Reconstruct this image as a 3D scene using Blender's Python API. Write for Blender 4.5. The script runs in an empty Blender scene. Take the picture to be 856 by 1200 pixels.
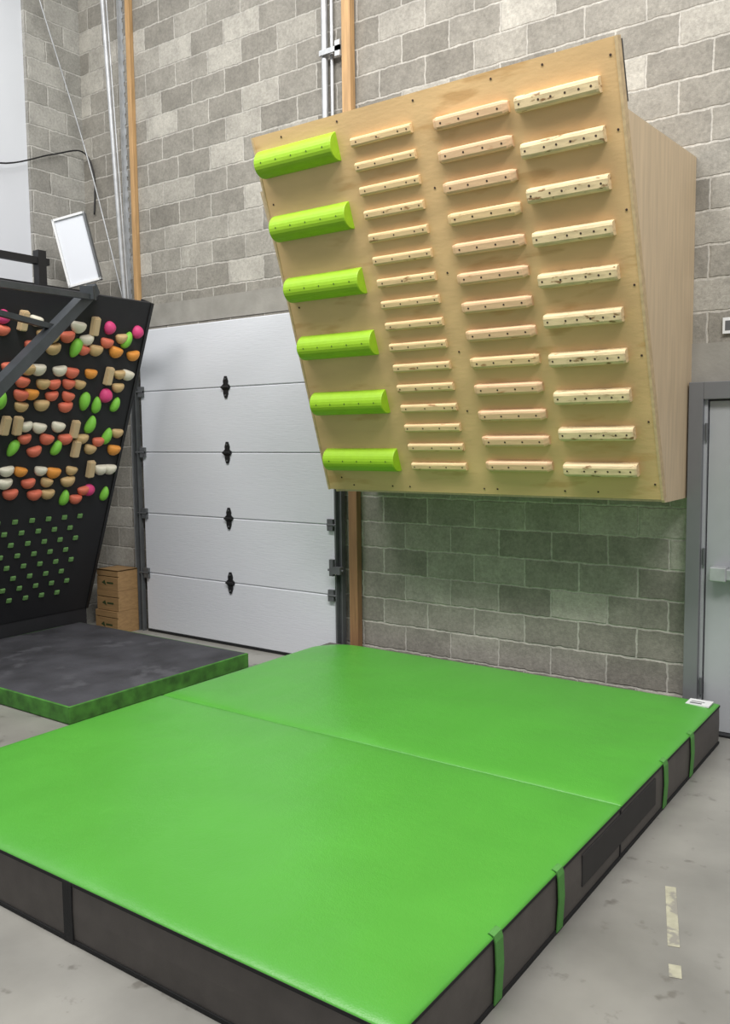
import bpy, bmesh, random
from math import *
from mathutils import Vector, Matrix
random.seed(4)
scene=bpy.context.scene
scene.view_settings.view_transform='Standard'
COL=scene.collection

# ------------------------------------------------------------ materials
def lin(c):
    return tuple(((v/255)/12.92 if v/255<=0.04045 else ((v/255+0.055)/1.055)**2.4) for v in c)+(1,)
def newmat(name):
    m=bpy.data.materials.new(name); m.use_nodes=True
    nt=m.node_tree; b=nt.nodes['Principled BSDF']
    return m,nt,b
def mat(name,c,rough=0.6,metal=0.0,var=0.08,scale=8,bump=0.0,bscale=60,spec=0.5,stretch=None,bump2=0,bscale2=5,specks=None):
    m,nt,b=newmat(name); N=nt.nodes; K=nt.links
    c1=lin(c)
    tc=N.new('ShaderNodeTexCoord'); mp=N.new('ShaderNodeMapping')
    K.new(tc.outputs['Object'],mp.inputs['Vector'])
    if stretch: mp.inputs['Scale'].default_value=stretch
    n=N.new('ShaderNodeTexNoise'); n.inputs['Scale'].default_value=scale; n.inputs['Detail'].default_value=6
    K.new(mp.outputs['Vector'],n.inputs['Vector'])
    r=N.new('ShaderNodeValToRGB')
    r.color_ramp.elements[0].position=0.3; r.color_ramp.elements[1].position=0.7
    r.color_ramp.elements[0].color=tuple(v*(1-var) for v in c1[:3])+(1,)
    r.color_ramp.elements[1].color=tuple(min(1,v*(1+var)) for v in c1[:3])+(1,)
    K.new(n.outputs['Fac'],r.inputs['Fac']); out=r.outputs['Color']
    if specks:
        g=N.new('ShaderNodeNewGeometry')
        n5=N.new('ShaderNodeTexNoise'); n5.inputs['Scale'].default_value=specks[1]; n5.inputs['Detail'].default_value=5
        mp5=N.new('ShaderNodeMapping'); mp5.inputs['Scale'].default_value=specks[3]
        K.new(g.outputs['Position'],mp5.inputs['Vector']); K.new(mp5.outputs[0],n5.inputs['Vector'])
        r5=N.new('ShaderNodeValToRGB'); r5.color_ramp.elements[0].position=specks[2]; r5.color_ramp.elements[1].position=specks[2]+.08
        K.new(n5.outputs['Fac'],r5.inputs['Fac'])
        mx=N.new('ShaderNodeMix'); mx.data_type='RGBA'; K.new(r5.outputs['Color'],mx.inputs[0]); K.new(out,mx.inputs[6]); mx.inputs[7].default_value=lin(specks[0]); out=mx.outputs[2]
    K.new(out,b.inputs['Base Color'])
    b.inputs['Roughness'].default_value=rough; b.inputs['Metallic'].default_value=metal
    b.inputs['Specular IOR Level'].default_value=spec
    prev=None
    for bb,bs in ((bump,bscale),(bump2,bscale2)):
        if bb:
            n2=N.new('ShaderNodeTexNoise'); n2.inputs['Scale'].default_value=bs; n2.inputs['Detail'].default_value=4
            K.new(mp.outputs['Vector'],n2.inputs['Vector'])
            bp=N.new('ShaderNodeBump'); bp.inputs['Strength'].default_value=bb; bp.inputs['Distance'].default_value=0.01 if bs>20 else .05
            K.new(n2.outputs['Fac'],bp.inputs['Height'])
            if prev: K.new(prev.outputs['Normal'],bp.inputs['Normal'])
            prev=bp
    if prev: K.new(prev.outputs['Normal'],b.inputs['Normal'])
    return m
def blockmat(name,axis,dark,light,mortar):
    m,nt,b=newmat(name); N=nt.nodes; K=nt.links
    g=N.new('ShaderNodeNewGeometry'); s=N.new('ShaderNodeSeparateXYZ'); K.new(g.outputs['Position'],s.inputs[0])
    c=N.new('ShaderNodeCombineXYZ'); K.new(s.outputs[axis],c.inputs[0]); K.new(s.outputs[2],c.inputs[1])
    nd=N.new('ShaderNodeTexNoise'); nd.inputs['Scale'].default_value=14; nd.inputs['Detail'].default_value=5
    K.new(g.outputs['Position'],nd.inputs['Vector'])
    vm=N.new('ShaderNodeVectorMath'); vm.operation='MULTIPLY_ADD'
    K.new(nd.outputs['Color'],vm.inputs[0]); vm.inputs[1].default_value=(.026,.026,0); K.new(c.outputs[0],vm.inputs[2])
    br=N.new('ShaderNodeTexBrick'); K.new(vm.outputs[0],br.inputs['Vector'])
    br.offset=0.5; br.inputs['Scale'].default_value=1
    br.inputs['Brick Width'].default_value=.42; br.inputs['Row Height'].default_value=.21
    br.inputs['Mortar Size'].default_value=.010; br.inputs['Mortar Smooth'].default_value=.6
    br.inputs['Color1'].default_value=(0,0,0,1); br.inputs['Color2'].default_value=(1,1,1,1); br.inputs['Mortar'].default_value=(.5,.5,.5,1)
    r=N.new('ShaderNodeValToRGB'); e=r.color_ramp.elements
    e[0].color=lin(dark); e[0].position=.0; e[1].color=lin(light); e[1].position=1
    mid=r.color_ramp.elements.new(.72); mid.color=tuple((a*.62+c2*.38) for a,c2 in zip(lin(dark),lin(light)))
    K.new(br.outputs['Color'],r.inputs['Fac'])
    n1=N.new('ShaderNodeTexNoise'); n1.inputs['Scale'].default_value=5; n1.inputs['Detail'].default_value=9; n1.inputs['Roughness'].default_value=.78
    K.new(g.outputs['Position'],n1.inputs['Vector'])
    n2=N.new('ShaderNodeTexNoise'); n2.inputs['Scale'].default_value=50; n2.inputs['Detail'].default_value=5; n2.inputs['Roughness'].default_value=.75
    K.new(g.outputs['Position'],n2.inputs['Vector'])
    mr=N.new('ShaderNodeMapRange'); mr.inputs[1].default_value=.3; mr.inputs[2].default_value=.7; mr.inputs[3].default_value=.76; mr.inputs[4].default_value=1.22
    K.new(n1.outputs['Fac'],mr.inputs[0])
    mr2=N.new('ShaderNodeMapRange'); mr2.inputs[1].default_value=.3; mr2.inputs[2].default_value=.7; mr2.inputs[3].default_value=.76; mr2.inputs[4].default_value=1.18
    K.new(n2.outputs['Fac'],mr2.inputs[0])
    mx=N.new('ShaderNodeMix'); mx.data_type='RGBA'; K.new(br.outputs['Fac'],mx.inputs[0]); K.new(r.outputs['Color'],mx.inputs[6]); mx.inputs[7].default_value=lin(mortar)
    mm=N.new('ShaderNodeMath'); mm.operation='MULTIPLY'; K.new(mr.outputs[0],mm.inputs[0]); K.new(mr2.outputs[0],mm.inputs[1])
    sc=N.new('ShaderNodeVectorMath'); sc.operation='SCALE'; K.new(mx.outputs[2],sc.inputs[0]); K.new(mm.outputs[0],sc.inputs['Scale'])
    K.new(sc.outputs[0],b.inputs['Base Color'])
    b.inputs['Roughness'].default_value=.92; b.inputs['Specular IOR Level'].default_value=.2
    inv=N.new('ShaderNodeMath'); inv.operation='MULTIPLY_ADD'; K.new(br.outputs['Fac'],inv.inputs[0]); inv.inputs[1].default_value=-1.0
    n3=N.new('ShaderNodeMath'); n3.operation='MULTIPLY'; K.new(n2.outputs['Fac'],n3.inputs[0]); n3.inputs[1].default_value=.6
    K.new(n3.outputs[0],inv.inputs[2])
    bp=N.new('ShaderNodeBump'); bp.inputs['Strength'].default_value=.6; bp.inputs['Distance'].default_value=.012
    K.new(inv.outputs[0],bp.inputs['Height']); K.new(bp.outputs['Normal'],b.inputs['Normal'])
    return m

M_block=blockmat('block_wall','X',(129,125,117),(174,170,161),(177,173,165))
M_blockL=blockmat('block_wall_return','Y',(144,142,136),(178,176,170),(184,182,176))
M_white=mat('painted_white',(208,211,217),.7,var=.03,scale=1.5)
M_floor=mat('concrete_floor',(140,138,132),.34,var=.24,scale=1.6,bump=.05,bscale=40,spec=.5,specks=((112,109,103),9,.62,(1,1,1)))
M_gdoor=mat('garage_white',(208,210,216),.42,var=.02,scale=2,bump=.14,bscale=90,stretch=(.12,1,1))
M_black=mat('black_metal',(24,24,26),.5,var=.15)
M_steel=mat('galvanised_steel',(172,174,176),.45,.35,var=.15,scale=12)
M_rail=mat('grey_steel',(100,102,104),.5,.4,var=.15)
M_arm=mat('dark_steel_tube',(66,70,74),.45,.3,var=.15)
M_ply=mat('plywood_face',(206,172,124),.42,var=.12,scale=1.7,stretch=(.9,2.5,2.5),bump=.04,bscale=20,specks=((192,154,104),3,.60,(.7,3,3)))
M_plyside=mat('plywood_side',(202,180,148),.5,var=.10,scale=5,stretch=(6,6,.5))
M_plyedge=mat('plywood_edge',(190,166,128),.6,var=.15,scale=30)
M_rung=mat('rung_wood',(216,186,140),.5,var=.14,scale=7,stretch=(1,9,9),specks=((150,110,70),11,.63,(1,3,3)))
M_rungp=mat('rung_wood_rosy',(214,178,140),.5,var=.12,scale=7,stretch=(1,9,9),specks=((180,130,90),11,.66,(1,3,3)))
M_rungl=mat('rung_wood_pale',(212,190,150),.5,var=.18,scale=6,stretch=(1.5,9,9),specks=((130,98,62),13,.61,(1,2.5,2.5)))
M_hole=mat('screw_hole',(60,44,34),.8)
M_sloper=mat('lime_plastic',(140,182,28),.55,var=.05,scale=20,bump=.05,bscale=200)
M_holed=mat('dark_green_hole',(66,94,20),.8)
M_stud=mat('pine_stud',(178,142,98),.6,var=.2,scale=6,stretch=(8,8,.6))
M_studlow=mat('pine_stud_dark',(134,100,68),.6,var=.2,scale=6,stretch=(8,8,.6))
M_vinyl=mat('green_vinyl',(80,158,56),.36,var=.05,scale=2,bump=.12,bscale=150,spec=.5,bump2=.14,bscale2=4)
M_side=mat('mat_side_grey',(86,81,77),.6,var=.12,scale=10,bump=.1,bscale=150)
M_flap=mat('dark_flap',(48,46,45),.75,var=.1,bump=.2,bscale=200)
M_trim=mat('black_webbing',(24,24,25),.75,var=.1,bump=.2,bscale=200)
M_strap=mat('green_webbing',(82,146,66),.7,var=.1,bump=.2,bscale=200)
M_char=mat('charcoal_canvas',(60,60,65),.8,var=.45,scale=2.6,bump=.2,bscale=60,bump2=.1,bscale2=5,specks=((78,78,83),3.5,.60,(1,1,1)))
M_greenfab=mat('green_fabric',(62,118,40),.75,var=.4,scale=11)
M_matteblack=mat('black_board',(28,28,32),.72,var=.15,scale=5)
M_crate=mat('crate_pine',(154,122,82),.6,var=.16,scale=5,stretch=(1,3,10))
M_label=mat('crate_print',(50,66,34),.7)
M_paper=mat('white_paper',(215,216,216),.6,var=.02)
M_doorgrey=mat('grey_door_frame',(108,109,111),.45,var=.04)
M_doorlite=mat('light_grey_door',(160,162,165),.4,var=.03)
M_lintel=mat('smooth_concrete',(142,139,132),.85,var=.14,scale=5,bump=.2,bscale=50)
M_tape=mat('floor_tape',(170,167,146),.6,var=.15,scale=20,specks=((140,137,128),14,.50,(1,1,1)))
M_chip=mat('foot_chip_green',(104,146,84),.6)
HC={'P':(212,66,124),'W':(226,220,202),'T':(200,170,122),'G':(124,194,66),'O':(230,152,66),'R':(218,114,90),'K':(198,174,136)}
M_hold={k:mat('hold_'+n,HC[k],.6,var=.06) for k,n in zip('PWTGORK',['pink','white','tan','green','orange','coral','wood'])}

# ------------------------------------------------------------ helpers
ORG={}
def meta(o,label,cat,group=None):
    o['label']=label; o['category']=cat
    if group: o['group']=group
def thing(name,loc,label=None,cat=None,kind=None,group=None):
    o=bpy.data.objects.new(name,None); o.empty_display_size=.1; o.location=loc; COL.objects.link(o)
    ORG[o.name]=Vector(loc)
    if label: o['label']=label
    if cat: o['category']=cat
    if kind: o['kind']=kind
    if group: o['group']=group
    return o
def mk(name,V,F,mats,parent=None,mi=None,smooth=False,org=None,bevel=0,seg=2):
    base=ORG[parent.name] if parent else Vector((0,0,0))
    if org is None:
        mn=Vector([min(v[i] for v in V) for i in range(3)]); mxv=Vector([max(v[i] for v in V) for i in range(3)])
        org=(mn+mxv)/2; org.z=mn.z
    org=Vector(org)
    me=bpy.data.meshes.new(name); me.from_pydata([tuple(Vector(v)-org) for v in V],[],F)
    if not isinstance(mats,(list,tuple)): mats=[mats]
    for m in mats: me.materials.append(m)
    if mi:
        for p,i in zip(me.polygons,mi): p.material_index=i
    bm=bmesh.new(); bm.from_mesh(me); bmesh.ops.recalc_face_normals(bm,faces=bm.faces); bm.to_mesh(me); bm.free()
    if smooth:
        for p in me.polygons: p.use_smooth=True
    o=bpy.data.objects.new(name,me); COL.objects.link(o)
    if parent: o.parent=parent
    o.location=org-base
    ORG[o.name]=org
    if bevel:
        md=o.modifiers.new('bevel','BEVEL'); md.width=bevel; md.segments=seg; md.limit_method='ANGLE'
    return o
BF=[(0,1,2,3),(4,7,6,5),(0,4,5,1),(1,5,6,2),(2,6,7,3),(3,7,4,0)]
def bx(x0,x1,y0,y1,z0,z1):
    return [(x0,y0,z0),(x1,y0,z0),(x1,y1,z0),(x0,y1,z0),(x0,y0,z1),(x1,y0,z1),(x1,y1,z1),(x0,y1,z1)]
def box(name,x0,x1,y0,y1,z0,z1,m,parent=None,bevel=0,**k):
    return mk(name,bx(x0,x1,y0,y1,z0,z1),BF,m,parent,bevel=bevel,**k)
class Geo:
    def __init__(s): s.V=[]; s.F=[]; s.M=[]
    def add(s,V,F,mi=0):
        n=len(s.V); s.V+=[tuple(v) for v in V]; s.F+=[tuple(i+n for i in f) for f in F]; s.M+=[mi]*len(F)
    def box(s,*a,mi=0): s.add(bx(*a),BF,mi)
    def tube(s,p0,p1,r,n=12,mi=0,square=False):
        p0=Vector(p0);p1=Vector(p1); d=(p1-p0).normalized()
        a=d.cross(Vector((0,0,1)) if abs(d.z)<.9 else Vector((0,1,0))).normalized(); b=d.cross(a)
        if square: n=4
        off=pi/4 if square else 0
        V=[];F=[]
        for p in (p0,p1):
            for i in range(n):
                t=2*pi*i/n+off; V.append(p+a*cos(t)*r+b*sin(t)*r)
        for i in range(n): F.append((i,(i+1)%n,n+(i+1)%n,n+i))
        F.append(tuple(range(n))); F.append(tuple(range(n,2*n)))
        s.add(V,F,mi)
    def make(s,name,mats,parent=None,**k): return mk(name,s.V,s.F,mats,parent,mi=s.M,**k)

# ------------------------------------------------------------ structure
WY=5.85; LX=-7.72
def struct(o): o['kind']='structure'; return o
struct(box('floor',-12,5,-3,WY+.2,-.1,0,M_floor))
struct(box('wall_back',LX,5,WY,WY+.2,0,7.6,M_block))
struct(box('wall_left',LX-.2,LX,5.22,WY+.2,0,7.6,M_blockL))
struct(box('wall_left',LX-.2,LX-.04,-3,5.22,0,7.6,M_white))
struct(box('trim_1',-1.62,-.30,WY-.012,WY+.01,2.27,2.52,M_lintel))
struct(box('trim_2',LX+.75,-4.3,WY-.008,WY+.01,3.05,3.26,M_lintel))

# garage door
gd=thing('door_1',(-5.68,5.80,0),kind='structure')
J=[0.02,.60,1.205,1.815,2.415,3.02]
panels=[]
for i in range(5):
    z0,z1=J[i]+.002,J[i+1]-.002
    x0,x1=-6.88,-4.47; yf=5.79
    prof=[(yf+.04,z0),(yf+.006,z0),(yf,z0+.008),(yf,z1-.008),(yf+.006,z1),(yf+.04,z1)]
    n=len(prof); V=[(x0,y,z) for y,z in prof]+[(x1,y,z) for y,z in prof]
    F=[(k,(k+1)%n,n+(k+1)%n,n+k) for k in range(n)]+[tuple(range(n)),tuple(range(n,2*n))]
    panels.append(mk('door_panel',V,F,M_gdoor,gd))
for pi_,z in zip(panels[1:],J[1:5]):
    g=Geo(); x=-5.70; y=5.778
    pts=[(-.05,-.012),(-.05,.012),(-.026,.030),(-.030,.055),(-.012,.10),(.012,.10),(.030,.055),(.026,.030),(.05,.012),(.05,-.012),(.026,-.030),(.030,-.055),(.012,-.10),(-.012,-.10),(-.030,-.055),(-.026,-.030)]
    n=len(pts)
    g.add([(x+a,y,z+b) for a,b in pts]+[(x+a,y+.012,z+b) for a,b in pts],[tuple(range(n)),tuple(range(n,2*n))]+[(k,(k+1)%n,n+(k+1)%n,n+k) for k in range(n)])
    g.tube((x-.045,y-.008,z),(x+.045,y-.008,z),.011)
    for b in (-.075,.075): g.tube((x,y-.006,z+b),(x,y,z+b),.009,mi=1)
    g.make('hinge',[M_black,M_rail],pi_)
    g=Geo(); g.box(-6.90,-6.83,5.765,5.79,z-.05,z+.05); g.tube((-6.96,5.77,z),(-6.83,5.77,z),.010); g.make('roller_bracket',M_rail,pi_)
    g=Geo(); g.box(-4.53,-4.47,5.765,5.79,z-.05,z+.05); g.tube((-4.53,5.77,z),(-4.44,5.77,z),.010); g.make('roller_bracket',M_rail,pi_)
box('bottom_seal',-6.88,-4.47,5.785,5.83,0.0,.02,M_black,gd)

def track(name,segs,m,label,cat):
    g=Geo()
    for a,b,w,d in segs:
        a=Vector(a);b=Vector(b)
        for dx,dy,ww,dd in ((-w/2,0,.006,d),(w/2,0,.006,d),(0,d/2,w,.006)):
            V=[]
            for p in (a,b):
                V+=[(p.x+dx-ww/2,p.y+dy-dd/2,p.z),(p.x+dx+ww/2,p.y+dy-dd/2,p.z),(p.x+dx+ww/2,p.y+dy+dd/2,p.z),(p.x+dx-ww/2,p.y+dy+dd/2,p.z)]
            g.add(V,BF)
    o=g.make(name,m); meta(o,label,cat); return o
track('door_track',[((-6.955,5.78,0),(-6.955,5.78,3.1),.055,.05)],M_rail,'grey steel vertical track at the edge of the roll-up door','door track')
tr=track('door_track',[((-4.40,5.78,0),(-4.40,5.78,3.1),.06,.05)],M_rail,'grey steel track between the roll-up door and a wooden stud','door track')
g=Geo(); g.tube((-7.0,5.74,3.12),(-7.0,5.53,7.2),.022); g.tube((-6.955,5.745,3.12),(-6.965,5.545,7.2),.007)
g.box(-7.02,-6.94,5.72,5.77,3.12,3.2)
o=g.make('lift_rail',M_steel); meta(o,'slim galvanised lift rail leaning out from the wall above the door','lift rail')
g=Geo(); g.box(-4.44,-4.35,5.70,5.755,.80,.86); g.box(-4.47,-4.43,5.71,5.74,.78,.92); g.tube((-4.49,5.725,.83),(-4.33,5.725,.83),.01)
lt=g.make('latch',M_rail,tr)
g=Geo()
for i in range(70):
    z=.02+i*.1
    g.box(-7.075,-7.068,5.81,WY-.001,z,z+.1); g.box(-7.075,-7.045,5.842,WY-.001,z,z+.1) 
    g.box(-7.045,-7.03,5.842,WY-.001,z+.02,z+.08)
o=g.make('perforated_angle',M_steel); meta(o,'galvanised perforated steel angle fixed to the block wall','steel angle')
o=box('wooden_batten',-6.945,-6.89,5.80,WY-.001,3.28,7.4,M_stud,bevel=.003); meta(o,'long narrow pine batten fixed above the roll-up door','wooden batten')
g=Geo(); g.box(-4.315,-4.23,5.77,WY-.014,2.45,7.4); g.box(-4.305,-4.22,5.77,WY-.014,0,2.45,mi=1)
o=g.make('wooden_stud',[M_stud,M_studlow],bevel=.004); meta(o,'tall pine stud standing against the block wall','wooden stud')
g=Geo(); g.tube((-4.515,5.80,3.15),(-4.50,5.80,7.4),.026); g.tube((-4.455,5.82,3.15),(-4.44,5.82,7.4),.014)
cd=g.make('metal_conduit',M_steel,smooth=False); meta(cd,'galvanised metal conduit running up the block wall','conduit')
g=Geo(); g.box(-4.53,-4.32,5.752,5.768,5.02,5.06); g.box(-4.37,-4.32,5.752,5.77,4.98,5.10)
o=g.make('bracket',M_steel,cd)

# personnel door
pd=thing('door_2',(-1.0,5.80,0),kind='structure')
g=Geo(); g.box(-1.56,-1.47,5.74,WY,0,2.27); g.box(-1.47,-.42,5.74,WY,2.16,2.27); g.box(-.42,-.32,5.74,WY,0,2.27)
g.make('door_frame',M_doorgrey,pd,bevel=.004)
box('door_stop',-1.47,-1.45,5.775,WY-.01,0,2.16,M_doorlite,pd)
leaf=box('door_leaf',-1.442,-.43,5.79,5.835,.015,2.15,M_doorlite,pd,bevel=.003)
g=Geo(); g.box(-1.40,-.50,5.71,5.76,1.02,1.09); g.box(-1.40,-1.30,5.70,5.79,1.01,1.10); g.box(-.56,-.46,5.70,5.79,.99,1.12)
g.make('push_bar',M_steel,leaf,bevel=.006)
for z in (.25,1.1,1.9):
    g=Geo(); g.tube((-1.452,5.765,z),(-1.452,5.765,z+.11),.010); g.make('hinge',M_rail,pd)
box('threshold',-1.47,-.42,5.73,5.84,0,.014,M_black,pd)
sg=thing('wall_sign',(-1.31,5.83,2.57),'small white card with dark graphic on the wall above a door','sign')
box('card',-1.385,-1.24,5.828,5.84,2.57,2.67,M_paper,sg)
g=Geo(); g.box(-1.37,-1.33,5.826,5.829,2.59,2.65); g.box(-1.31,-1.255,5.826,5.829,2.60,2.61); g.box(-1.31,-1.255,5.826,5.829,2.63,2.64)
g.make('print',M_rail,sg)

# ------------------------------------------------------------ main campus board
B=Vector((-1.57,5.28,1.55)); T=Vector((-1.57,4.37,3.91)); LB=(T-B).length
et=(T-B).normalized(); ex=Vector((1,0,0)); en=ex.cross(et)
def P(s,t,d): return B+ex*s+et*t+en*d
cb=thing('campus_board',(-2.85,5.85,1.53),'overhanging plywood campus board with wooden rungs and lime half-round slopers','campus board')
g=Geo()
c=[(-2.55,0),(0,0),(0,LB),(-2.44,LB)]
V=[P(s,t,0) for s,t in c]+[P(s,t,-.02) for s,t in c]
g.add(V,[(0,1,2,3),(4,7,6,5)],0); g.add(V,[(0,4,5,1),(1,5,6,2),(2,6,7,3),(3,7,4,0)],1)
board=g.make('panel',[M_ply,M_plyedge],cb)
for s0,s1,s2,s3 in ((-.012,.004,-.012,.004),(-2.558,-2.542,-2.448,-2.432)):
    V=[P(s0,-.003,.004),P(s1,-.003,.004),P(s3,LB,.004),P(s2,LB,.004),P(s0,-.003,-.05),P(s1,-.003,-.05),P(s3,LB,-.05),P(s2,LB,-.05)]
    mk('edge_strip',V,BF,M_plyedge,cb)
def backy(z,d=.022):
    q=(z-B.z)/et.z; return B.y+et.y*q+ d
def sidepanel(x0,x1):
    c=[(WY-.002,1.53),(backy(1.53,.03),1.53),(backy(3.61,.03),3.61),(WY-.002,3.69)]
    n=len(c); V=[(x0,y,z) for y,z in c]+[(x1,y,z) for y,z in c]
    mk('side_panel',V,[tuple(range(n)),tuple(range(n,2*n))]+[(k,(k+1)%n,n+(k+1)%n,n+k) for k in range(n)],M_plyside,cb)
sidepanel(-1.592,-1.572)
sidepanel(-4.08,-4.06)
yb=backy(3.60,.03)
mk('top_panel',[(-4.06,yb,3.585),(-1.592,yb,3.585),(-1.592,WY-.005,3.665),(-4.06,WY-.005,3.665),(-4.06,yb,3.605),(-1.592,yb,3.605),(-1.592,WY-.005,3.685),(-4.06,WY-.005,3.685)],BF,M_plyside,cb)
box('bottom_panel',-4.06,-1.592,backy(1.55,.03),WY-.005,1.535,1.553,M_plyside,cb)
V=[P(-2.42,2.22,-.021),P(-.012,2.22,-.021),P(-.012,2.515,-.021),P(-2.42,2.515,-.021)]
V+=[v-en*.10 for v in V]
mk('backing_frame',V,BF,M_black,cb)

def lerp(a,b,q): return a+(b-a)*q
def rung(name,sc,tc,w,h,d,ch,m,holes,hr=.006,parent=None):
    prof=[(-.5,0),(-.5,.62),(-.38,.9),(-.22,1),(.26,1),(.42,.9),(.5,.66),(.5,0)]
    big=ch>.015
    rings=[(-w/2,.5 if big else .90,.78 if big else .93),(-w/2+ch,1,1),(w/2-ch,1,1),(w/2,.5 if big else .90,.78 if big else .93)]
    g=Geo(); V=[];F=[];n=len(prof)
    for s,fd,fh in rings:
        for a,b in prof: V.append(P(sc+s,tc+a*h*fh,b*d*fd))
    for r in range(3):
        for k in range(n): F.append((r*n+k,r*n+(k+1)%n,(r+1)*n+(k+1)%n,(r+1)*n+k))
    F.append(tuple(range(n))); F.append(tuple(range(3*n,4*n)))
    g.add(V,F,0)
    for q in holes:
        g.add([P(sc+q*w+hr*cos(u*pi/4),tc+.02*h+hr*sin(u*pi/4),d+.0008) for u in range(8)],[tuple(range(8))],1)
    return g.make(name,[m,M_hole],parent)
for i in range(16):
    t=2.35-i*(2.35-.205)/15; sc=lerp(-1.52,-1.452,t/2.35)
    rung('rung',sc,t,.435,.054,.030,.004,M_rung,[-.44,-.15,.15,.44] if i%2 else [-.4,-.05,.3,.44],.0055,parent=cb)
for i in range(13):
    t=2.335-i*(2.335-.215)/12; sc=lerp(-.915,-.85,t/2.335)
    rung('rung',sc,t,.47,.072,.040,.030,M_rungp if i not in (3,8) else M_rung,[-.38,-.13,.13,.38],.0065,parent=cb)
for i in range(10):
    t=2.33-i*(2.33-.20)/9; sc=lerp(-.36,-.333,t/2.33)
    rung('rung',sc,t,.465,.084,.054,.012,M_rungl,[-.44,-.2,-.05,.12,.28,.42],.0065,parent=cb)
for t in (2.352,1.94,1.525,1.11,.69,.25):
    sc=lerp(-2.165,-2.095,t/2.35); w=.635; R=.086; D=.088; N=14
    g=Geo(); V=[];F=[]
    for s,k in ((-w/2,.96),(-w/2+.006,1),(w/2-.006,1),(w/2,.96)):
        for i in range(N+1):
            a=-pi/2+pi*i/N; V.append(P(sc+s,t+R*k*sin(a),max(0,D*k*cos(a))))
    n=N+1
    for r in range(3):
        for i in range(n): F.append((r*n+i,r*n+(i+1)%n,(r+1)*n+(i+1)%n,(r+1)*n+i))
    F.append(tuple(range(n))); F.append(tuple(range(3*n,4*n)))
    g.add(V,F,0)
    for q in (-.4,-.2,0,.2,.4):
        a=radians(12); c0=(t+R*sin(a),D*cos(a)+.001)
        g.add([P(sc+q*w+.006*cos(u*pi/4),c0[0]+.006*sin(u*pi/4)*cos(a),c0[1]-.006*sin(u*pi/4)*sin(a)) for u in range(8)],[tuple(range(8))],1)
    o=g.make('sloper',[M_sloper,M_holed],cb); o['label']='lime green half-round sloper'
scr=None
for (s,t) in [(-.04,x) for x in (.1,.5,.9,1.3,1.7,2.1,2.45)]+[(-2.4,x) for x in (.1,.75,1.4,2.1)]+[(-x,2.49) for x in (.4,.7,1.2,1.75,2.2)]+[(-x,.04) for x in (.4,.62,1.1,1.2,1.8,1.95,2.3)]+[(-1.22,.6),(-1.2,1.0),(-1.18,1.5),(-1.16,2.0)]:
    if scr is None:
        scr=mk('screw',[P(s+.007*cos(u*pi/4),t+.007*sin(u*pi/4),.001) for u in range(8)]+[P(s+.006*cos(u*pi/4),t+.006*sin(u*pi/4),.003) for u in range(8)],[tuple(range(8)),tuple(range(8,16))]+[(u,(u+1)%8,8+(u+1)%8,8+u) for u in range(8)],M_hole,board,org=P(s,t,0))
        base=P(s,t,0)
    else:
        o=scr.copy(); COL.objects.link(o); o.parent=board; o.location=scr.location+(P(s,t,0)-base)

# ------------------------------------------------------------ climbing wall
B2=Vector((-7.376,5.4,.25)); T2=Vector((-6.24,5.4,3.18)); L2=(T2-B2).length
e2=(T2-B2).normalized(); n2=Vector((e2.z,0,-e2.x)); es=Vector((0,-1,0))
def Q(s,t,d): return B2+es*s+e2*t+n2*d
cw=thing('climbing_wall',(-7.3,4.2,0),'matte black overhanging training wall dotted with coloured climbing holds','climbing wall')
V=[Q(0,0,0),Q(2.5,0,0),Q(2.5,L2,0),Q(0,L2,0),Q(0,0,-.05),Q(2.5,0,-.05),Q(2.5,L2,-.05),Q(0,L2,-.05)]
mk('panel',V,BF,M_matteblack,cw,bevel=.003)
V=[Q(-.03,0,.012),Q(.0,0,.012),Q(.0,L2,.012),Q(-.03,L2,.012),Q(-.03,0,-.14),Q(.0,0,-.14),Q(.0,L2,-.14),Q(-.03,L2,-.14)]
mk('side_rail',V,BF,M_black,cw)
box('kickboard',-7.42,-7.385,2.9,5.42,0,.25,M_matteblack,cw)
g=Geo()
for y in (5.3,4.1,3.0):
    g.box(-7.66,-7.58,y-.04,y+.04,0,3.36); g.tube((-7.62,y,3.32),(-6.36,y,3.12),.05,square=True)
g.tube((-7.1,5.4,3.33),(-7.1,2.9,3.33),.05,square=True)
g.make('support_frame',M_black,cw)
g=Geo(); g.box(-6.94,-6.86,4.68,4.76,3.2,3.62); g.box(-6.93,-6.87,2.9,4.8,3.50,3.56); g.box(-6.94,-6.86,3.9,3.98,3.2,3.56)
g.make('top_rail',M_black,cw)
g=Geo(); g.tube((-6.2,4.75,3.22),(-4.72,.53,.03),.062,square=True)
g.tube((-6.16,4.72,3.14),(-5.2,3.0,2.95),.03,square=True)
g.tube((-6.02,4.24,2.83),(-5.6,2.6,2.95),.03,square=True)
g.tube((-6.28,4.78,3.20),(-6.1,4.60,3.16),.075,square=True)
g.make('brace_arm',M_arm,cw)

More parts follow.
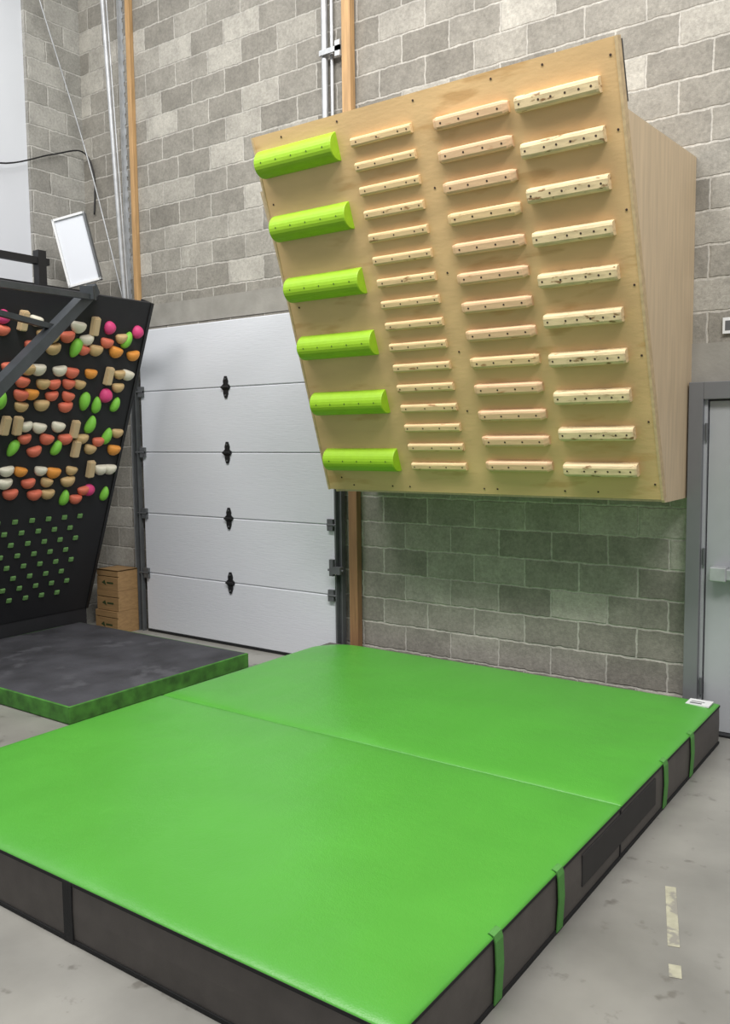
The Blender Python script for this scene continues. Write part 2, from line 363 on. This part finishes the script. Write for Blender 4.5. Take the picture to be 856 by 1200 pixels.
def holdmesh(k):
    bm=bmesh.new()
    if k=='K':
        bmesh.ops.create_cube(bm,size=1)
        for v in bm.verts:
            f=1 if v.co.z<0 else .8
            v.co=Vector((v.co.x*.082*f,v.co.y*.17*(1 if v.co.z<0 else .92),(v.co.z+.5)*.05))
        bmesh.ops.bevel(bm,geom=bm.edges[:],offset=.008,segments=2,affect='EDGES')
    else:
        bmesh.ops.create_icosphere(bm,subdivisions=3,radius=1)
        for v in bm.verts:
            x,y,z=v.co
            if z<0: z*=.05
            if k in 'WRTO':
                if y>0: y*=.45-.35*(1-x*x)*.5
                y=y+.12
                xx=x*.068; yy=y*.074; zz=z*.055*(1.0 if y<.1 else .95)
            elif k=='G':
                wv=.55+.35*(-y+1)/2
                xx=(x*wv)*.064+.012*y; yy=y*.080; zz=z*.055
            else:
                xx=x*.060; yy=y*.062*(1-.15*x); zz=z*.06
            v.co=Vector((xx,yy,zz))
    me=bpy.data.meshes.new('climbing_hold'); bm.to_mesh(me); bm.free()
    if k!='K':
        for p in me.polygons: p.use_smooth=True
    me.materials.append(M_hold[k]); return me
HM={k:holdmesh(k) for k in 'PWTGORK'}
RB=Matrix(((-es.x,e2.x,n2.x),(-es.y,e2.y,n2.y),(-es.z,e2.z,n2.z)))
H2="1.36,2.76P 1.20,2.75K 1.08,2.77W 0.69,2.76W 0.54,2.77K 0.38,2.77P 0.08,2.76P 1.35,2.67R 0.92,2.66T 0.78,2.67R 0.24,2.70T 0.68,2.57G 0.89,2.56T 0.48,2.58T 0.38,2.65R 0.18,2.68G 0.27,2.58O 0.08,2.56O 1.08,2.38T 0.99,2.38W 0.79,2.38W 0.67,2.37R 0.48,2.37O 0.30,2.35K 0.18,2.38T 0.09,2.38W 1.11,2.27R 0.92,2.26T 0.82,2.26R 0.68,2.27R 0.17,2.26T 1.10,2.16R 1.01,2.17O 0.82,2.16R 0.66,2.16R 0.49,2.11G 0.28,2.17P 0.16,2.09G 1.27,2.10G 0.36,2.08G 1.08,2.06T 0.90,2.08T 0.67,2.07R 1.20,1.89K 1.09,1.89K 1.01,1.89W 0.88,1.88W 0.70,1.89W 0.54,1.86K 0.38,1.90G 0.18,1.79G 0.07,1.83T 1.00,1.78R 0.79,1.78R 0.61,1.78R 0.44,1.78T 0.26,1.75R 1.09,1.69G 0.89,1.67R 0.68,1.69G 0.49,1.68K 0.33,1.68T 0.07,1.67O 1.11,1.50W 0.98,1.49O 0.79,1.49W 0.66,1.47O 0.48,1.48T 0.29,1.48K 0.17,1.48W 0.07,1.48W 1.11,1.39W 0.89,1.38R 0.71,1.38T 0.50,1.38T 0.31,1.28R 1.04,1.29R 0.81,1.27R 0.68,1.27T 0.50,1.21G 0.38,1.20R 0.25,1.27P 0.07,1.22G 1.00,2.67T 0.59,2.66W 0.60,2.57R 1.08,2.57R 1.24,2.38R 0.57,2.27T"
CN={'P':'pink rounded plastic hold','W':'cream half-moon plastic hold','T':'tan half-moon plastic hold','G':'bright green tapered plastic hold','O':'orange half-moon plastic hold','R':'coral half-moon plastic hold','K':'upright block of pale wood'}
for w in H2.split():
    k=w[-1]; s,t=[float(v)*1.038 for v in w[:-1].split(',')]
    o=bpy.data.objects.new('climbing_hold',HM[k]); COL.objects.link(o); o.parent=cw
    rr=4 if k=='K' else 14
    R=RB@Matrix.Rotation(radians(random.uniform(-rr,rr)+(random.choice([0,0,180]) if k in 'G' else 0)),3,'Z')
    sc=random.uniform(.92,1.12) if k!='K' else 1.0
    m4=R.to_4x4(); m4.translation=Q(s,t,0)-ORG[cw.name]
    o.matrix_local=m4@Matrix.Scale(sc,4); o['label']=CN[k]
bm=bmesh.new(); bmesh.ops.create_cube(bm,size=1)
for v in bm.verts:
    f=1 if v.co.z<0 else .7; v.co=Vector((v.co.x*.056*f,v.co.y*.05*f,(v.co.z+.5)*.018))
bmesh.ops.bevel(bm,geom=bm.edges[:],offset=.004,segments=2,affect='EDGES')
CM=bpy.data.meshes.new('foot_chip'); bm.to_mesh(CM); bm.free(); CM.materials.append(M_chip)
for r in range(8):
    for c_ in range(8):
        s=.30+c_*.17+(.085 if r%2 else 0); t=1.05-r*.115
        if s>1.5: continue
        o=bpy.data.objects.new('foot_chip',CM); COL.objects.link(o); o.parent=cw
        m4=RB.to_4x4(); m4.translation=Q(s,t,0)-ORG[cw.name]; o.matrix_local=m4
        o['label']='small square green foot chip'

wp=thing('white_panel',(-7.09,5.3,3.385),'thin white framed panel leaning on top of the black climbing wall','panel')
def WPt(a,b,d):
    th=radians(13); A=a*cos(th)-b*sin(th); Bv=a*sin(th)+b*cos(th)
    dirx=Vector((.86,.51,0)); nrm=Vector((.51,-.86,0))
    return Vector((-7.03,5.3,3.40))+dirx*A+Vector((0,0,1))*Bv+nrm*d
def wbox(name,a0,a1,b0,b1,d0,d1,m):
    V=[WPt(a,b,d) for d in (d0,d1) for a,b in ((a0,b0),(a1,b0),(a1,b1),(a0,b1))]
    return mk(name,V,BF,m,wp)
wbox('sheet',-.14,.16,0.03,.66,0,.02,M_white)
for a in ((-.155,-.135,.02,.67),(.155,.175,.02,.67),(-.155,.175,.02,.04),(-.155,.175,.65,.67)):
    wbox('frame_edge',a[0],a[1],a[2],a[3],-.005,.04,M_rail if a[0]>.1 else M_paper)

def cable(name,pts,r,m,label):
    P_=[Vector(p) for p in pts]; S=[]
    for i in range(len(P_)-1):
        a=P_[max(i-1,0)];b=P_[i];c=P_[i+1];d=P_[min(i+2,len(P_)-1)]
        for k in range(8):
            t=k/8; S.append(.5*((2*b)+(c-a)*t+(2*a-5*b+4*c-d)*t*t+(3*b-a-3*c+d)*t**3))
    S.append(P_[-1]); V=[];F=[];n=6
    for i,p in enumerate(S):
        d=(S[min(i+1,len(S)-1)]-S[max(i-1,0)]).normalized(); a=d.cross(Vector((.31,.9,.12))).normalized(); b=d.cross(a)
        for k in range(n): V.append(p+a*cos(2*pi*k/n)*r+b*sin(2*pi*k/n)*r)
    for i in range(len(S)-1):
        for k in range(n): F.append((i*n+k,i*n+(k+1)%n,(i+1)*n+(k+1)%n,(i+1)*n+k))
    F.append(tuple(range(n))); F.append(tuple(range((len(S)-1)*n,len(S)*n)))
    o=mk(name,V,F,m,smooth=True); meta(o,label,'cable'); return o
cable('black_cable',[(-7.74,4.2,4.60),(-7.67,4.85,4.55),(-7.67,5.43,4.77),(-7.62,5.76,4.87),(-7.54,5.83,4.64),(-7.555,5.83,4.25)],.008,M_black,'sagging black power cable strung along the walls at the corner')
cable('steel_cable',[(-7.62,5.2,6.6),(-7.6,5.32,6.17),(-7.5,5.74,4.75),(-7.03,5.74,3.3)],.007,M_steel,'thin steel lift cable slanting down to the door track')

for i,(z0,z1,y0) in enumerate([(0,.225,5.50),(.227,.43,5.52),(.432,.64,5.52)]):
    x0,x1=-7.345+.008*i,-7.0
    cr=thing('wooden_crate',((x0+x1)/2,5.66,z0),'small pine crate with dark printed mark beside the roll-up door','crate',group='stacked pine crates by the roll-up door')
    g=Geo(); g.box(x0,x1,y0,5.79,z0,z0+.012); g.box(x0,x1,y0,y0+.014,z0+.012,z1-.07); g.box(x0,x1,5.776,5.79,z0+.012,z1)
    g.box(x0,x0+.014,y0+.014,5.776,z0+.012,z1); g.box(x1-.014,x1,y0+.014,5.776,z0+.012,z1); g.box(x0,x1,y0,y0+.014,z1-.062,z1)
    if i==2: g.box(x0,x1,y0,5.79,z1-.012,z1)
    bd=g.make('body',M_crate,cr,bevel=.002)
    xc=(x0+x1)/2; zc=(z0+z1)/2-.03
    g=Geo(); g.add([(xc-.09,y0-.001,zc),(xc-.04,y0-.001,zc+.03),(xc-.02,y0-.001,zc-.025)],[(0,1,2)]); g.box(xc-.01,xc+.09,y0-.0015,y0,zc-.006,zc+.012)
    g.make('printed_mark',M_label,bd)

# ------------------------------------------------------------ mats
def softtop(name,x0,x1,y0,y1,z,m,parent,seed,amp=.006,nx=60,ny=40,drop=.03,corner=None):
    rnd=random.Random(seed); ph=[(rnd.uniform(0,6.28),rnd.uniform(.8,4),rnd.uniform(.8,4),rnd.uniform(.3,1)) for _ in range(9)]
    V=[];F=[]
    def us(n):
        a=[0,.003,.008,.018,.035]; mid=[.035+(1-.07)*i/(n) for i in range(1,n)]
        return a+mid+[1-v for v in reversed(a)]
    U=us(nx); W=us(ny)
    for j in W:
        for i in U:
            x=lerp(x0,x1,i); y=lerp(y0,y1,j)
            dx=min(i,1-i)*(x1-x0); dy=min(j,1-j)*(y1-y0); d=min(dx,dy)
            h=sum(a*sin(p+fx*x*1.7+fy*y*1.7) for p,fx,fy,a in ph)*amp/3
            h+=.0026*sin(x*23+2*sin(y*3+seed))*exp(-dy/.35)+.0018*sin(y*27+2*sin(x*2.4))*exp(-dx/.3)
            e=1-exp(-d/.10)
            zz=z-.012*(exp(-d/.02))+h*e+.012*e-.008
            if corner:
                cd_=sqrt((x-corner[0])**2+(y-corner[1])**2); zz-=.03*exp(-(cd_/.15)**2)
            V.append((x,y,zz))
    nU=len(U); nW=len(W)
    for a in range(nW-1):
        for b in range(nU-1): F.append((a*nU+b,a*nU+b+1,(a+1)*nU+b+1,(a+1)*nU+b))
    n0=len(V)
    border=[(0,b) for b in range(nU)]+[(a,nU-1) for a in range(1,nW)]+[(nW-1,b) for b in range(nU-2,-1,-1)]+[(a,0) for a in range(nW-2,0,-1)]
    for a,b in border:
        v=V[a*nU+b]; V.append((v[0],v[1],z-drop))
    L=len(border)
    for k in range(L):
        a,b=border[k]; a2,b2=border[(k+1)%L]
        F.append((a*nU+b,a2*nU+b2,n0+(k+1)%L,n0+k))
    return mk(name,V,F,m,parent,smooth=True)
X0,X1,Y0,YS,Y1,MT=-4.385,-1.30,1.945,3.79,5.60,.27
bmt=thing('crash_mat',(-2.84,3.77,0),'large bright green folding crash mat with grey-brown sides','crash mat')
for a,b,sd in ((Y0,YS-.004,1),(YS+.004,Y1,2)):
    tp=softtop('top_cover',X0-.006,X1+.008,a-(.008 if sd==1 else 0),b,MT,M_vinyl,bmt,sd,amp=.007,drop=.034,corner=(X0,Y1) if sd==2 else None)
    prof=[(0,.004),(.004,.02),(.007,.13),(.004,MT-.03),(0,MT-.026)]
    V=[]
    for off,z in prof:
        V+=[(X0-off,a-(off if sd==1 else 0),z),(X1+off,a-(off if sd==1 else 0),z),(X1+off,b,z),(X0-off,b,z)]
    F=[(0,1,2,3),(16,17,18,19)]
    for r in range(4):
        for k in range(4): F.append((r*4+k,r*4+(k+1)%4,(r+1)*4+(k+1)%4,(r+1)*4+k))
    mk('side_cover',V,F,M_side,bmt)
g=Geo()
g.box(X0-.004,X1+.009,Y0-.0095,Y0+.002,MT-.034,MT-.020); g.box(X0,X1+.009,Y0-.010,Y0,0,.018); g.box(X1-.002,X1+.0095,Y0,Y1,MT-.034,MT-.022); g.box(X1,X1+.010,Y0,Y1,0,.016)
g.box(X1-.012,X1+.010,Y0-.010,Y0+.012,0,MT-.022)
g.box(-2.855,-2.80,Y0-.0115,Y0,0,MT-.022)
g.box(X1,X1+.009,YS-.006,YS+.006,0,MT-.022)
g.make('edge_piping',M_trim,bmt)
box('seam_flap',X1,X1+.012,3.32,4.30,.075,.215,M_flap,bmt,bevel=.004)
for y in (2.55,3.08,4.45,4.95):
    g=Geo(); w=.028
    pr=[(X1-.008,MT-.006),(X1+.011,MT-.012),(X1+.018,MT-.035),(X1+.022,.14),(X1+.014,.01)]
    pr2=[(x-.005,z-.003) for x,z in pr]
    n=len(pr); V=[(x,y-w,z) for x,z in pr]+[(x,y+w,z) for x,z in pr]+[(x,y-w,z) for x,z in pr2]+[(x,y+w,z) for x,z in pr2]
    F=[]
    for k in range(n-1):
        F+=[(k,k+1,n+k+1,n+k),(2*n+k,3*n+k,3*n+k+1,2*n+k+1),(k,2*n+k,2*n+k+1,k+1),(n+k,n+k+1,3*n+k+1,3*n+k)]
    mk('strap',V,F,M_strap,bmt)
g=Geo(); g.box(-1.46,-1.32,5.44,5.56,MT-.003,MT+.006); g.box(-1.44,-1.37,5.46,5.48,MT+.006,MT+.007,mi=1); g.box(-1.44,-1.36,5.50,5.51,MT+.006,MT+.007,mi=1)
g.make('care_label',[M_paper,M_rail],tp)

m2=thing('crash_mat',(-6.17,4.4,0),'low charcoal crash mat with green sides before the black climbing wall','crash mat')
a0,a1,b0,b1,h2=-7.33,-5.03,3.52,5.30,.14
softtop('top_cover',a0,a1,b0,b1,h2,M_char,m2,7,amp=.014,drop=.02)
box('side_cover',a0,a1,b0,b1,.002,h2-.012,M_greenfab,m2,bevel=.01)

g=Geo()
d=Vector((.14,-.44,0)).normalized(); p=Vector((-1.03,3.67,0)); q=Vector((d.y,-d.x,0))*.022
for l0,l1 in ((0,.46),(.58,.66)):
    A=p+d*l0; Bp=p+d*l1
    g.add([A-q+Vector((0,0,.0005)),A+q+Vector((0,0,.0005)),Bp+q+Vector((0,0,.0005)),Bp-q+Vector((0,0,.0005)),A-q+Vector((0,0,.002)),A+q+Vector((0,0,.002)),Bp+q+Vector((0,0,.002)),Bp-q+Vector((0,0,.002))],BF)
o=g.make('floor_tape',M_tape); meta(o,'worn pale yellow tape strip stuck on the concrete floor','tape')

# ------------------------------------------------------------ light
w=bpy.data.worlds.new('w'); scene.world=w; w.use_nodes=True
w.node_tree.nodes['Background'].inputs[0].default_value=(.95,.965,1,1); w.node_tree.nodes['Background'].inputs[1].default_value=.42
def area(loc,target,sx,sy,e,c=(1,.985,.955)):
    l=bpy.data.lights.new('ceiling_light','AREA'); l.shape='RECTANGLE'; l.size=sx; l.size_y=sy; l.energy=e; l.color=c
    o=bpy.data.objects.new('ceiling_light',l); COL.objects.link(o); o.location=loc
    o.rotation_euler=(Vector(target)-Vector(loc)).to_track_quat('-Z','Y').to_euler(); return o
area((-2.5,2.0,7.2),(-2.7,3.6,0),3,.8,325)
area((-5.6,1.6,7.2),(-6,4.7,0),3,.8,200)
area((1.2,1.6,7.0),(-1.2,5.6,2.6),3,.8,280)

# ------------------------------------------------------------ camera
yaw,pit,rol,f=radians(35.618),radians(4.978),radians(-0.641),1016.3
f0=Vector((-sin(yaw),cos(yaw),0)); r0=Vector((cos(yaw),sin(yaw),0)); u0=Vector((0,0,1))
fw=f0*cos(pit)-u0*sin(pit); up=u0*cos(pit)+f0*sin(pit)
r=r0*cos(rol)+up*sin(rol); u=up*cos(rol)-r0*sin(rol)
cam=bpy.data.cameras.new('camera'); co=bpy.data.objects.new('camera',cam); COL.objects.link(co)
cam.sensor_fit='VERTICAL'; cam.sensor_height=24; cam.lens=f*24/1200; cam.clip_start=.05
m=Matrix(((r.x,u.x,-fw.x,0),(r.y,u.y,-fw.y,0),(r.z,u.z,-fw.z,1.95),(0,0,0,1)))
co.matrix_world=m
scene.camera=co
